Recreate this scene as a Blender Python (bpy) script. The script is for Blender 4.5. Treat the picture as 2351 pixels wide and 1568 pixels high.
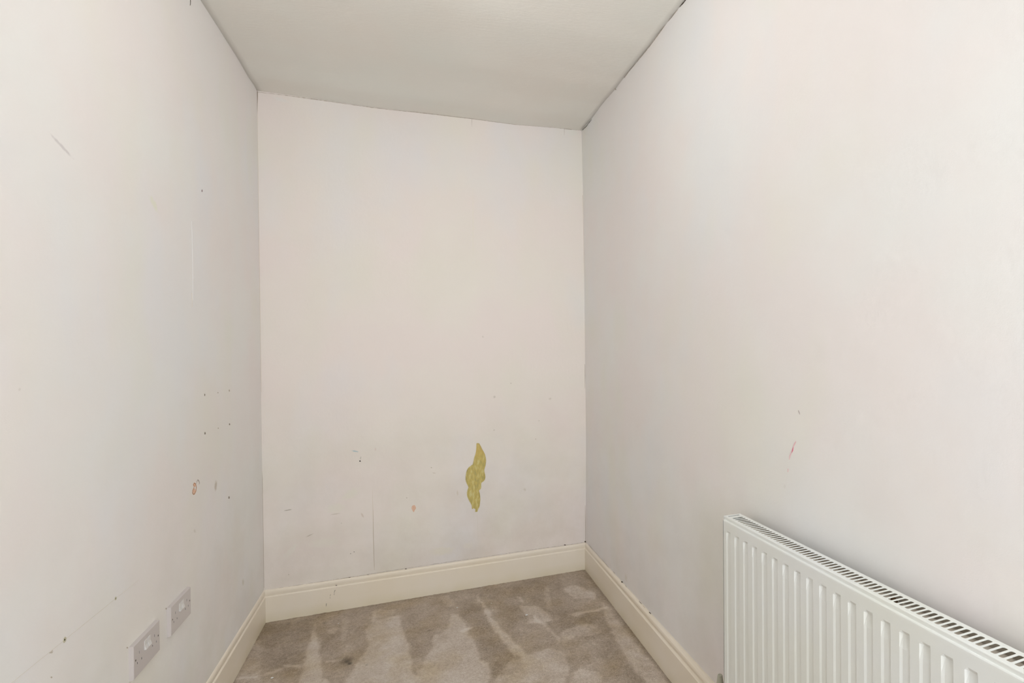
import bpy, bmesh, math, random
import numpy as np
from mathutils import Matrix, Vector, noise

random.seed(7)
S = bpy.context.scene
COL = S.collection
for o in list(bpy.data.objects):
    bpy.data.objects.remove(o)

# ------------------------------------------------------------------ camera
F, YAW, PITCH, ROLL = 1178.03, .3636, -.0061, -.0075
CAM = np.array([.7061, -2.987, 1.3361])
PPX, PPY = 1395.72, 813.33
_f = np.array([math.sin(YAW)*math.cos(PITCH), math.cos(YAW)*math.cos(PITCH), math.sin(PITCH)])
_r0 = np.array([math.cos(YAW), -math.sin(YAW), 0.])
_u0 = np.cross(_r0, _f)
_r = _r0*math.cos(ROLL) + _u0*math.sin(ROLL)
_u = -_r0*math.sin(ROLL) + _u0*math.cos(ROLL)
cd = bpy.data.cameras.new('camera')
cam = bpy.data.objects.new('camera', cd)
COL.objects.link(cam)
cd.sensor_width = 36.0
cd.lens = F/2351*36.0
cd.shift_x = (2351/2 - PPX)/2351
cd.shift_y = (PPY - 1568/2)/2351
cd.clip_start = .02
M = Matrix(((_r[0], _u[0], -_f[0], CAM[0]), (_r[1], _u[1], -_f[1], CAM[1]),
            (_r[2], _u[2], -_f[2], CAM[2]), (0, 0, 0, 1)))
cam.matrix_world = M
S.camera = cam

# ------------------------------------------------------------------ light and exposure
W, D, Z1 = 1.6837, 4.1, 2.66            # room width, length (y 0 .. -D), height
S.view_settings.view_transform = 'Standard'
S.view_settings.look = 'None'
S.view_settings.gamma = 1
S.view_settings.use_curve_mapping = False
S.view_settings.exposure = 0.0
wd = bpy.data.worlds.new('sky')
S.world = wd
wd.use_nodes = True
bg = wd.node_tree.nodes['Background']
bg.inputs[0].default_value = (.78, .88, 1.0, 1)
bg.inputs[1].default_value = 1.0


def area(name, loc, rot, sx, sy, power, color):
    l = bpy.data.lights.new(name, 'AREA')
    l.shape = 'RECTANGLE'; l.size = sx; l.size_y = sy
    l.energy = power; l.color = color
    o = bpy.data.objects.new(name, l)
    COL.objects.link(o); o.location = loc; o.rotation_euler = rot
    return o


WIN = (.72, 1.64, .6, 2.46)             # unseen tall window behind the camera, shaped to even the light
DAY_POWER, LAMP_POWER = 46.0, 20.0
area('daylight', ((WIN[0]+WIN[1])/2, -D-.16, (WIN[2]+WIN[3])/2), (math.radians(90), 0, 0),
     WIN[1]-WIN[0], WIN[3]-WIN[2], DAY_POWER, (.93, .97, 1.0))  # area lamp outside the unseen window, added to fill the room

# ------------------------------------------------------------------ helpers


def ray(px, py):
    return _f + _r*(px-PPX)/F - _u*(py-PPY)/F


def hit(ax, v, px, py):
    d = ray(px, py)
    return CAM + d*(v-CAM[ax])/d[ax]


def interp(z, pts):
    if z <= pts[0][0]: return pts[0][1]
    for (a, b), (c, d) in zip(pts, pts[1:]):
        if z <= c: return b + (d-b)*(z-a)/(c-a)
    return pts[-1][1]


XL = [(0., .005), (.16, .0047), (1.25, .0019), (2.63, 0.), (2.8, 0.)]
XR = [(0., W+.0045), (.16, W+.005), (.8, W+.0108), (2.15, W+.0062), (2.66, W-.002), (2.8, W-.003)]
xl = lambda z: interp(z, XL)
xr = lambda z: interp(z, XR)


def on_left(px, py):
    p = hit(0, 0, px, py)
    for _ in range(3): p = hit(0, xl(p[2]), px, py)
    return p


def on_right(px, py):
    p = hit(0, W, px, py)
    for _ in range(3): p = hit(0, xr(p[2]), px, py)
    return p


on_back = lambda px, py: hit(1, 0, px, py)
on_floor = lambda px, py: hit(2, 0.004, px, py)


def tag(o, label=None, cat=None, group=None, kind=None):
    if label: o['label'] = label
    if cat: o['category'] = cat
    if group: o['group'] = group
    if kind: o['kind'] = kind
    return o


def link(name, me, mat, parent=None, smooth=False):
    o = bpy.data.objects.new(name, me)
    COL.objects.link(o)
    if mat: me.materials.append(mat)
    if smooth:
        me.polygons.foreach_set('use_smooth', [True]*len(me.polygons))
    if parent:
        o.parent = parent
        o.matrix_parent_inverse = parent.matrix_world.inverted() if parent.type == 'EMPTY' and False else Matrix()
    return o


def obj(name, bm, mat, parent=None, smooth=False):
    bmesh.ops.recalc_face_normals(bm, faces=bm.faces)
    me = bpy.data.meshes.new(name)
    bm.to_mesh(me); bm.free()
    return link(name, me, mat, parent, smooth)


def pyobj(name, v, f, mat, parent=None, smooth=False):
    me = bpy.data.meshes.new(name)
    me.from_pydata([tuple(map(float, p)) for p in v], [], f)
    me.update()
    return link(name, me, mat, parent, smooth)


def add_box(bm, a, b):
    vs = [bm.verts.new((x, y, z)) for x in (a[0], b[0]) for y in (a[1], b[1]) for z in (a[2], b[2])]
    for q in ((0, 1, 3, 2), (4, 6, 7, 5), (0, 4, 5, 1), (2, 3, 7, 6), (0, 2, 6, 4), (1, 5, 7, 3)):
        bm.faces.new([vs[i] for i in q])
    return vs


def bevel(o, w, n=2):
    m = o.modifiers.new('bevel', 'BEVEL'); m.width = w; m.segments = n
    m.limit_method = 'ANGLE'; m.angle_limit = math.radians(35)
    return o


def cyl(bm, c, r, h, axis=2, seg=20, r2=None):
    r2 = r if r2 is None else r2
    rings = []
    for k, rr in ((0, r), (1, r2)):
        ring = []
        for i in range(seg):
            a = 2*math.pi*i/seg
            p = [0, 0, 0]
            p[axis] = h*k
            p[(axis+1) % 3] = rr*math.cos(a); p[(axis+2) % 3] = rr*math.sin(a)
            ring.append(bm.verts.new([c[j]+p[j] for j in range(3)]))
        rings.append(ring)
    for i in range(seg):
        bm.faces.new((rings[0][i], rings[0][(i+1) % seg], rings[1][(i+1) % seg], rings[1][i]))
    bm.faces.new(rings[0]); bm.faces.new(rings[1][::-1])


# ------------------------------------------------------------------ materials


def lin(h):
    c = [int(h[i:i+2], 16)/255 for i in (0, 2, 4)]
    return tuple((x/12.92 if x <= .04045 else ((x+.055)/1.055)**2.4) for x in c) + (1,)


def gain(c, g):
    return tuple(min(x*g, .9) for x in c[:3]) + (1,)


class NT:
    def __init__(s, name, rough=.6, spec=.3):
        s.m = bpy.data.materials.new(name); s.m.use_nodes = True
        s.t = s.m.node_tree; s.b = s.t.nodes['Principled BSDF']
        s.b.inputs['Roughness'].default_value = rough
        s.b.inputs['Specular IOR Level'].default_value = spec
        s.co = s.n('ShaderNodeTexCoord').outputs['Object']

    def n(s, t, **k):
        x = s.t.nodes.new(t)
        for a, b in k.items(): setattr(x, a, b)
        return x

    def l(s, a, b): s.t.links.new(a, b)

    def noise(s, scale, detail=2, rough=.5, vec=None, mul=None):
        v = vec or s.co
        if mul:
            mp = s.n('ShaderNodeMapping'); mp.inputs['Scale'].default_value = mul
            s.l(v, mp.inputs[0]); v = mp.outputs[0]
        x = s.n('ShaderNodeTexNoise')
        x.inputs['Scale'].default_value = scale; x.inputs['Detail'].default_value = detail
        x.inputs['Roughness'].default_value = rough
        s.l(v, x.inputs['Vector'])
        return x.outputs['Fac']

    def ramp(s, fac, stops):
        x = s.n('ShaderNodeValToRGB'); e = x.color_ramp.elements
        while len(e) < len(stops): e.new(.5)
        for i, (p, c) in enumerate(stops):
            e[i].position = p; e[i].color = c
        s.l(fac, x.inputs[0]); return x.outputs[0]

    def mix(s, fac, a, b, mode='MIX'):
        x = s.n('ShaderNodeMix', data_type='RGBA', blend_type=mode)
        for sock, v in ((x.inputs[0], fac), (x.inputs[6], a), (x.inputs[7], b)):
            if isinstance(v, (float, int, tuple)): sock.default_value = v
            else: s.l(v, sock)
        return x.outputs[2]

    def math(s, op, a, b=0.):
        x = s.n('ShaderNodeMath', operation=op)
        for i, v in enumerate((a, b)):
            if isinstance(v, (float, int)): x.inputs[i].default_value = v
            else: s.l(v, x.inputs[i])
        return x.outputs[0]

    def bump(s, h, strength, dist, prev=None):
        x = s.n('ShaderNodeBump'); x.inputs['Strength'].default_value = strength
        x.inputs['Distance'].default_value = dist
        s.l(h, x.inputs['Height'])
        if prev: s.l(prev, x.inputs['Normal'])
        return x.outputs[0]

    def color(s, c):
        if isinstance(c, tuple): s.b.inputs['Base Color'].default_value = c
        else: s.l(c, s.b.inputs['Base Color'])

    def normal(s, nrm): s.l(nrm, s.b.inputs['Normal'])


def paint_wall(name, base, pink, blue, cream, smudges=(), axis=0, low_tone=None):
    """Emulsion over lining paper: faint colour drift, brushed grain, soft marks."""
    t = NT(name, .72, .25)
    c = t.mix(t.ramp(t.noise(1.9, 3, .55), [(.36, (0, 0, 0, 1)), (.6, (1, 1, 1, 1))]), lin(base), lin(pink))
    c = t.mix(t.ramp(t.noise(1.35, 3, .6, mul=(1.3, 1.3, .8)), [(.5, (0, 0, 0, 1)), (.72, (.8, .8, .8, 1))]), c, lin(blue))
    c = t.mix(t.ramp(t.noise(2.7, 2, .5, mul=(1, 1, .55)), [(.52, (0, 0, 0, 1)), (.75, (.7, .7, .7, 1))]), c, lin(cream))
    if low_tone:                            # patchy darker tone, stronger low on the wall
        z0, z1, col, amt = low_tone
        sp = t.n('ShaderNodeSeparateXYZ'); t.l(t.co, sp.inputs[0])
        mr = t.n('ShaderNodeMapRange'); mr.inputs[1].default_value = z1; mr.inputs[2].default_value = z0
        t.l(sp.outputs[2], mr.inputs[0])
        patch = t.ramp(t.noise(3.2, 5, .6), [(.38, (0, 0, 0, 1)), (.68, (1, 1, 1, 1))])
        c = t.mix(t.math('MULTIPLY', t.math('MULTIPLY', mr.outputs[0], patch), amt), c, lin(col))
    wob = None
    for (p, ang, ru, rv, col, amt) in smudges:   # soft marks: centre, tilt, half length, half width
        mp = t.n('ShaderNodeMapping', vector_type='TEXTURE')
        mp.inputs['Location'].default_value = tuple(p)
        rot = [0, 0, 0]; rot[axis] = ang
        mp.inputs['Rotation'].default_value = rot
        sc = [1, 1, 1]
        if axis == 0: sc = [.05, rv, ru]
        else: sc = [rv, .05, ru]
        mp.inputs['Scale'].default_value = sc
        t.l(t.co, mp.inputs[0])
        ln = t.n('ShaderNodeVectorMath', operation='LENGTH'); t.l(mp.outputs[0], ln.inputs[0])
        if wob is None: wob = t.math('MULTIPLY', t.noise(90, 2), .9)
        d = t.math('ADD', ln.outputs['Value'], wob)
        mr = t.n('ShaderNodeMapRange', interpolation_type='SMOOTHSTEP')
        mr.inputs[1].default_value = 1.45; mr.inputs[2].default_value = .75
        mr.inputs[3].default_value = 0; mr.inputs[4].default_value = amt
        t.l(d, mr.inputs[0])
        c = t.mix(mr.outputs[0], c, gain(lin(col), 1.45))
    t.color(c)
    b = t.bump(t.noise(5, 3), .25, .012)
    b = t.bump(t.noise(60, 3, .6, mul=(1, 1, .8)), .22, .002, b)
    b = t.bump(t.noise(420, 2, .6), .25, .0006, b)
    t.normal(b)
    return t.m


def flat(name, col, rough=.6, spec=.3, var=None, vscale=60, bump=None, metal=0, g=1.0):
    t = NT(name, rough, spec)
    lin = lambda h: gain(globals()['lin'](h), g)
    if var: t.color(t.mix(t.ramp(t.noise(vscale, 3, .6), [(.35, (0, 0, 0, 1)), (.65, (1, 1, 1, 1))]), lin(col), lin(var)))
    else: t.color(lin(col))
    if bump: t.normal(t.bump(t.noise(bump[0], 3), bump[1], bump[2]))
    t.b.inputs['Metallic'].default_value = metal
    return t.m


def P(fn, *q): return fn(*q)


def seg_smudge(fn, a, b, wpx, col, amt, axis):
    A, B = fn(*a), fn(*b); c = (A+B)/2; d = B-A
    L = np.linalg.norm(d)
    if axis == 0: ang = math.atan2(-d[1], d[2])       # rotate z axis in the yz plane
    else: ang = math.atan2(d[0], d[2])
    # width in metres from pixel width across the segment
    n = np.array([-(b[1]-a[1]), b[0]-a[0]], float); n /= max(np.linalg.norm(n), 1e-6)
    m = ((a[0]+b[0])/2, (a[1]+b[1])/2)
    w = np.linalg.norm(fn(m[0]+n[0]*wpx, m[1]+n[1]*wpx)-fn(*m))
    return (c, ang, L/2, w/2, col, amt)


sl = lambda *k: seg_smudge(on_left, *k, 0)
sr = lambda *k: seg_smudge(on_right, *k, 0)
sb = lambda *k: seg_smudge(on_back, *k, 1)

mat_left = paint_wall('paint_left', 'F8F7F4', 'F9F3F0', 'F4F5F8', 'F6F5E9', [
    sl((108, 300), (172, 368), 7, 'AFA9A9', .5), sl((340, 445), (366, 490), 12, 'D2D2BE', .65),
    sl((497, 1100), (494, 1130), 7, 'A99F90', .7), sl((448, 1214), (446, 1224), 8, 'B5B0A2', .4),
    sl((556, 1328), (560, 1345), 5, 'B5B0A2', .5), sl((44, 890), (46, 898), 8, 'BDB8B0', .4),
    sl((226, 640), (224, 712), 4, 'F0EEE8', .6),
], 0, (.2, 1.2, 'DDD7CA', .35))
mat_right = paint_wall('paint_right', 'F8F7F5', 'F9F3F1', 'F4F5F7', 'F6F5EA', [
    sr((1829, 1010), (1818, 1032), 4, 'CFA5AB', .6), sr((1817, 1030), (1812, 1056), 5, 'D9BBBE', .6),
    sr((1803, 1112), (1799, 1122), 7, 'C2BEB8', .3),
    sr((1440, 1336), (1434, 1316), 8, 'C0B9AE', .4),
], 0, (.2, 1.2, 'DDD8D0', .3))
mat_back = paint_wall('paint_back', 'F8F2EA', 'F9EFEA', 'F3F1F2', 'F5F1E5', [
    sb((804, 1034), (826, 1038), 4, '8FAAB2', .75), sb((829, 1046), (827, 1057), 3, 'A9A69E', .7),
    sb((1050, 1124), (1051, 1140), 5, 'BDB3A6', .6), sb((700, 1234), (722, 1224), 3, 'A39A8C', .6),
    sb((650, 1173), (673, 1169), 3, '8F867A', .7), sb((755, 1182), (785, 1178), 3, 'AFA698', .55),
    sb((828, 1176), (836, 1190), 6, 'B9AB9F', .5), sb((1135, 908), (1136, 915), 7, 'B0A8A0', .6),
    sb((1262, 912), (1264, 919), 8, 'B8AFA6', .5), sb((1173, 878), (1173, 882), 4, 'A8A098', .5),
    sb((1108, 770), (1109, 776), 4, 'B5ADA4', .5), sb((1237, 964), (1238, 968), 4, 'ADA59C', .5),
    sb((1134, 985), (1135, 990), 5, 'B3AAA0', .5), sb((992, 1085), (1002, 1087), 3, 'B0A79B', .5),
    sb((862, 1027), (862, 1036), 5, 'C5B5AC', .5), sb((1203, 1120), (1207, 1128), 7, 'B5ADA0', .45),
    sb((780, 1150), (830, 1120), 26, 'D9CEC0', .4), sb((740, 1170), (800, 1165), 30, 'D9CEC0', .35),
    sb((980, 1268), (1050, 1262), 26, 'D4C9BA', .5), sb((1060, 1255), (1090, 1250), 20, 'CFC9BF', .4),
    sb((700, 1250), (790, 1240), 30, 'DBD0C2', .3), sb((645, 1290), (690, 1240), 18, 'DCD2C5', .3),
    sb((1296, 300), (1332, 306), 22, 'DFD4C8', .4), sb((620, 222), (670, 236), 12, 'E2D8CC', .35),
], 1, (.2, 1.25, 'DCD2C4', .45))

# ceiling: textured paper painted, short horizontal combed grain
t = NT('ceiling_paint', .8, .2)
c = t.mix(t.ramp(t.noise(1.6, 3, .6), [(.4, (0, 0, 0, 1)), (.65, (1, 1, 1, 1))]), lin('F7F5EE'), lin('F7F2EA'))
c = t.mix(t.ramp(t.noise(2.3, 2), [(.5, (0, 0, 0, 1)), (.75, (.8, .8, .8, 1))]), c, lin('F4F5EE'))
t.color(c)
b = t.bump(t.noise(4, 3), .3, .012)
b = t.bump(t.noise(30, 4, .65, mul=(1, 5.5, 1)), .32, .003, b)
t.normal(b); mat_ceil = t.m

# carpet
t = NT('carpet', .95, .05)
at = t.n('ShaderNodeAttribute', attribute_name='pile').outputs['Fac']
fine = t.noise(330, 2, .7); mid = t.noise(110, 3, .65); lo = t.noise(9, 3, .6)
v = t.math('ADD', at, t.math('MULTIPLY', t.math('SUBTRACT', mid, .5), .75))
v = t.math('ADD', v, t.math('MULTIPLY', t.math('SUBTRACT', lo, .5), .55))
v = t.math('ADD', v, t.math('MULTIPLY', t.math('SUBTRACT', fine, .5), 1.25))
c = t.ramp(v, [(.0, lin('9F8F7C')), (.3, lin('C0AF9D')), (.62, lin('DBCCBD')), (1., lin('F2E8DE'))])
c = t.mix(t.ramp(t.noise(5, 3), [(.45, (0, 0, 0, 1)), (.7, (.7, .7, .7, 1))]), c,
          t.mix(1., c, lin('F2EAD2'), 'MULTIPLY'))
st = t.n('ShaderNodeAttribute', attribute_name='stain').outputs['Fac']
c = t.mix(st, c, lin('4A443B'))
t.color(c)
t.b.inputs['Sheen Weight'].default_value = .15
b = t.bump(t.noise(600, 3, .7), .8, .003)
b = t.bump(t.noise(120, 3, .6), .5, .004, b)
t.normal(b); mat_carpet = t.m

# skirting: old cream gloss, yellower towards the floor
t = NT('skirting_gloss', .38, .4)
sp = t.n('ShaderNodeSeparateXYZ'); t.l(t.co, sp.inputs[0])
mr = t.n('ShaderNodeMapRange'); mr.inputs[1].default_value = .06; mr.inputs[2].default_value = .0
t.l(sp.outputs[2], mr.inputs[0])
yel = t.math('MULTIPLY', mr.outputs[0], t.ramp(t.noise(6, 4), [(.3, (.2, .2, .2, 1)), (.7, (1, 1, 1, 1))]))
c = t.mix(t.ramp(t.noise(3, 3), [(.35, (0, 0, 0, 1)), (.7, (1, 1, 1, 1))]), lin('FBF2E4'), lin('F8EDDA'))
c = t.mix(t.math('MULTIPLY', yel, .6), c, lin('E6DCB8'))
t.color(c); t.normal(t.bump(t.noise(70, 2), .12, .002)); mat_skirt = t.m

mat_rad = flat('radiator_enamel', 'F1F4F2', .35, .4, 'F0F2EC', 4)
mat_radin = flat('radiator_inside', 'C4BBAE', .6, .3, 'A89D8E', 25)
mat_rust = flat('rust', '4E3B26', .9, .1)
mat_seamdark = flat('seam_dark', '8E8373', .9, .1, g=1.5)  # dark tone for seams and cracks
mat_gap = flat('gap_dark', '4A4238', .95, .05, g=1.5)  # darkest brown, for gaps and cracks
mat_gapsoft = flat('gap_soft', 'A0968A', .95, .05, g=1.5)  # paler brown, for faint gaps and dots
mat_socket = flat('socket_plastic', 'D6CFCD', .35, .45)
mat_rocker = flat('rocker_plastic', 'E6E4E2', .3, .5)
mat_hole = flat('hole', '2B2724', .9, .05)
mat_screw = flat('screw', '8D897F', .35, .5, metal=.7)
mat_plug = flat('wall_plug', 'A9A48F', .7, .2, g=1.5)

# ------------------------------------------------------------------ room shell


def wall_side(name, prof, outward, mat):
    """A side wall bowed slightly with height, 0.1 m thick, extruded along y."""
    zs = [0, .16, .5, .8, 1.25, 1.7, 2.15, 2.4, 2.63, 2.8]
    v, f = [], []
    for y in (0.1, -D-.1):
        for z in zs: v.append((prof(z), y, z))
        for z in zs: v.append((prof(0)+outward*.11, y, z))
    n = len(zs)
    for i in range(n-1):
        for k in (0, n):
            f.append((k+i, k+i+1, 2*n+k+i+1, 2*n+k+i))
        f.append((i, i+1, n+i+1, n+i)); f.append((2*n+i, 2*n+i+1, 3*n+i+1, 3*n+i))
    f.append((0, n, 3*n, 2*n)); f.append((n-1, 2*n-1, 4*n-1, 3*n-1))
    bm = bmesh.new()
    bv = [bm.verts.new(p) for p in v]
    for q in f: bm.faces.new([bv[i] for i in q])
    return tag(obj(name, bm, mat), kind='structure')


wall_left = wall_side('wall_left', xl, -1, mat_left)
wall_right = wall_side('wall_right', xr, 1, mat_right)

# back wall with the torn hole in its paper
TEAR = [(1492, 85), (1507, 82), (1522, 85), (1540, 118), (1555, 150), (1572, 178), (1585, 205), (1593, 238), (1597, 270),
        (1594, 302), (1590, 330), (1583, 352), (1577, 375), (1580, 398), (1585, 420), (1589, 445), (1588, 465), (1582, 483),
        (1572, 497), (1556, 507), (1545, 518), (1543, 540), (1545, 560), (1541, 576), (1533, 588), (1518, 600), (1524, 618),
        (1530, 640), (1533, 670), (1534, 700), (1531, 730), (1528, 760), (1522, 782), (1512, 800), (1505, 818), (1501, 831),
        (1490, 834), (1478, 832), (1479, 818), (1480, 803), (1468, 797), (1458, 792), (1452, 801), (1442, 800), (1442, 780),
        (1438, 760), (1428, 738), (1416, 718), (1406, 698), (1397, 678), (1391, 660), (1388, 640), (1389, 618), (1393, 600),
        (1399, 582), (1405, 565), (1396, 543), (1385, 522), (1377, 500), (1372, 478), (1373, 450), (1376, 425), (1380, 402),
        (1387, 378), (1398, 358), (1412, 343), (1432, 328), (1450, 315), (1456, 298), (1460, 278), (1464, 254), (1470, 230),
        (1479, 205), (1485, 180), (1489, 155), (1491, 128), (1491, 105)]
tear = [on_back(780+x/4.7525, 1000+y/4.7525) for x, y in TEAR]
bm = bmesh.new()
outer = [(-.1, 0, 0), (W+.1, 0, 0), (W+.1, 0, 2.8), (-.1, 0, 2.8)]
ov = [bm.verts.new(p) for p in outer]
hv = [bm.verts.new((p[0], 0, p[2])) for p in tear]
ed = [bm.edges.new((L[i], L[(i+1) % len(L)])) for L in (ov, hv) for i in range(len(L))]
bmesh.ops.triangle_fill(bm, edges=ed, use_beauty=True)
hb = [bm.verts.new((p[0], .0022, p[2])) for p in tear]
for i in range(len(hv)):
    j = (i+1) % len(hv); bm.faces.new((hv[i], hv[j], hb[j], hb[i]))
me = bpy.data.meshes.new('wall_back')
add_box(bm, (-.1, .0045, 0), (W+.1, .11, 2.8))
bm.normal_update()
bm.to_mesh(me); bm.free()
wall_back = tag(link('wall_back', me, mat_back), kind='structure')

# bare yellow plaster behind the hole, lumpy
t = NT('old_plaster', .8, .15)
c = t.ramp(t.noise(42, 3, .6, mul=(1.6, 1, .6)), [(.30, gain(lin('A69C68'), 1.3)), (.5, gain(lin('BDAC69'), 1.3)), (.68, gain(lin('C8C18A'), 1.3))])
sp = t.n('ShaderNodeSeparateXYZ'); t.l(t.co, sp.inputs[0])
mr = t.n('ShaderNodeMapRange'); zt = tear[0][2]; mr.inputs[1].default_value = zt-.11; mr.inputs[2].default_value = zt-.04
t.l(sp.outputs[2], mr.inputs[0])
c = t.mix(t.math('MULTIPLY', mr.outputs[0], .6), c, gain(lin('C6AC66'), 1.3))
t.color(c); t.normal(t.bump(t.noise(160, 3), .5, .002)); mat_plaster = t.m
tx = [p[0] for p in tear]; tz = [p[2] for p in tear]
nx, nz = 40, 110
v, f = [], []
for j in range(nz+1):
    for i in range(nx+1):
        x = min(tx)-.008+(max(tx)-min(tx)+.016)*i/nx; z = min(tz)-.008+(max(tz)-min(tz)+.016)*j/nz
        h = noise.noise(Vector((x*38, 3.1, z*22)))*.0011+noise.noise(Vector((x*120, 9.1, z*90)))*.0004
        v.append((x, .0032+h*.9, z))
for j in range(nz):
    for i in range(nx):
        a = j*(nx+1)+i; f.append((a, a+1, a+nx+2, a+nx+1))
pyobj('bare_plaster', v, f, mat_plaster, wall_back, True)['label'] = 'mustard yellow plaster bared by torn wallpaper'

# curled pale lip of torn paper round the hole
cx = sum(tx)/len(tx)
v, f = [], []
n = len(tear)
for i, p in enumerate(tear):
    a, b = tear[i-1], tear[(i+1) % n]
    d = np.array([b[0]-a[0], b[2]-a[2]]); d /= np.linalg.norm(d); nn = np.array([d[1], -d[0]])
    w = .0009+.0009*abs(noise.noise(Vector((i*.45, 0, 0))))*1.8
    v += [(p[0]+nn[0]*.0005, -.0002, p[2]+nn[1]*.0005), (p[0]-nn[0]*w*.4, -.0012, p[2]-nn[1]*w*.4), (p[0]-nn[0]*w*1.6, -.0002, p[2]-nn[1]*w*1.6)]
for i in range(n):
    j = (i+1) % n
    for k in (0, 1): f.append((3*i+k, 3*j+k, 3*j+k+1, 3*i+k+1))
pyobj('torn_paper_edge', v, f, flat('torn_paper', 'CFC7B2', .9, .1, 'DAD2C6', 300, g=1.3), wall_back, True)

# wall behind the camera, with an unseen window added to light the room
bm = bmesh.new()
x0, x1, z0, z1 = WIN
for a, b in (((-.1, 0), (x0, 2.8)), ((x1, 0), (W+.1, 2.8)), ((x0, 0), (x1, z0)), ((x0, z1), (x1, 2.8))):
    add_box(bm, (a[0], -D-.12, a[1]), (b[0], -D, b[1]))
wall_front = tag(obj('wall_front', bm, mat_right), kind='structure')
bm = bmesh.new()
fr = .05
for a, b in (((x0, z0), (x1, z0+fr)), ((x0, z1-fr), (x1, z1)), ((x0, z0+fr), (x0+fr, z1-fr)), ((x1-fr, z0+fr), (x1, z1-fr)),
             (((x0+x1)/2-.025, z0+fr), ((x0+x1)/2+.025, z1-fr))):
    add_box(bm, (a[0], -D-.09, a[1]), (b[0], -D-.03, b[1]))
win = tag(obj('unseen_window', bm, mat_rad), kind='structure')
t = NT('window_glass'); nt = t.t
tr = nt.nodes.new('ShaderNodeBsdfTransparent'); gl = nt.nodes.new('ShaderNodeBsdfGlossy'); gl.inputs['Roughness'].default_value = .02
mx = nt.nodes.new('ShaderNodeMixShader'); mx.inputs[0].default_value = .06
nt.links.new(tr.outputs[0], mx.inputs[1]); nt.links.new(gl.outputs[0], mx.inputs[2])
nt.links.new(mx.outputs[0], nt.nodes['Material Output'].inputs[0]); nt.nodes.remove(t.b)
for k in (0, 1):
    bm = bmesh.new()
    xa = x0+fr if k == 0 else (x0+x1)/2+.025
    xb = (x0+x1)/2-.025 if k == 0 else x1-fr
    add_box(bm, (xa, -D-.064, z0+fr), (xb, -D-.06, z1-fr)); obj('pane', bm, t.m, win)
bm = bmesh.new(); add_box(bm, (x0-.04, -D-.03, z0-.03), (x1+.04, -D+.12, z0)); bevel(obj('window_sill', bm, mat_rad, win), .004)

# ceiling: a slightly wavy sheet whose edges lie on the walls
LE = sorted([(p[1], p[2]) for p in (hit(0, 0, *q) for q in ((460, 0), (505, 70), (546, 135), (568, 173.6), (582, 194), (591, 210)))])
RE = sorted([(p[1], p[2]) for p in (hit(0, W-.002, *q) for q in ((1336, 299), (1358, 273), (1384, 237), (1413, 204), (1433, 177.5), (1457.6, 147), (1491, 106), (1515.6, 72.5), (1542, 39), (1573.7, 0)))])
BE = sorted([(p[0], p[2]) for p in (hit(1, 0, *q) for q in ((591, 210), (640, 216), (740, 230), (800, 239), (850, 246), (900, 252), (960, 258), (1080, 272), (1180, 285), (1250, 291), (1290, 294), (1335, 299)))])
LE = [(-4.2, 2.60)] + LE; RE = [(-4.2, 2.65)] + RE
ix = lambda s, pts: interp(s, pts)
NXc, NYc = 60, 140
v, f = [], []
cB0, cB1 = ix(0, BE), ix(W, BE)
for j in range(NYc+1):
    s = (j/NYc)**1.6; y = .0-(D+.02)*s
    for i in range(NXc+1):
        u = i/NXc
        zz = (1-u)*ix(y, LE)+u*ix(y, RE)+(ix(u*W, BE)-((1-u)*cB0+u*cB1))*math.exp(-y*y*6) + .004*noise.noise(Vector((u*3, y*2, 1)))*math.sin(math.pi*u)*min(1, -y*3)
        xa, xb = xl(zz)-.0005, xr(zz)+.0005
        v.append((xa+(xb-xa)*u, y, zz))
nb = len(v)
for j in range(NYc):
    for i in range(NXc):
        a = j*(NXc+1)+i; f.append((a, a+1, a+NXc+2, a+NXc+1))
ceiling = tag(pyobj('ceiling', v, f, mat_ceil, None, True), kind='structure')
sm = ceiling.modifiers.new('thick', 'SOLIDIFY'); sm.thickness = .05; sm.offset = 1
# make sure it thickens upwards
if ceiling.data.polygons[0].normal.z < 0: sm.offset = -1

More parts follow.
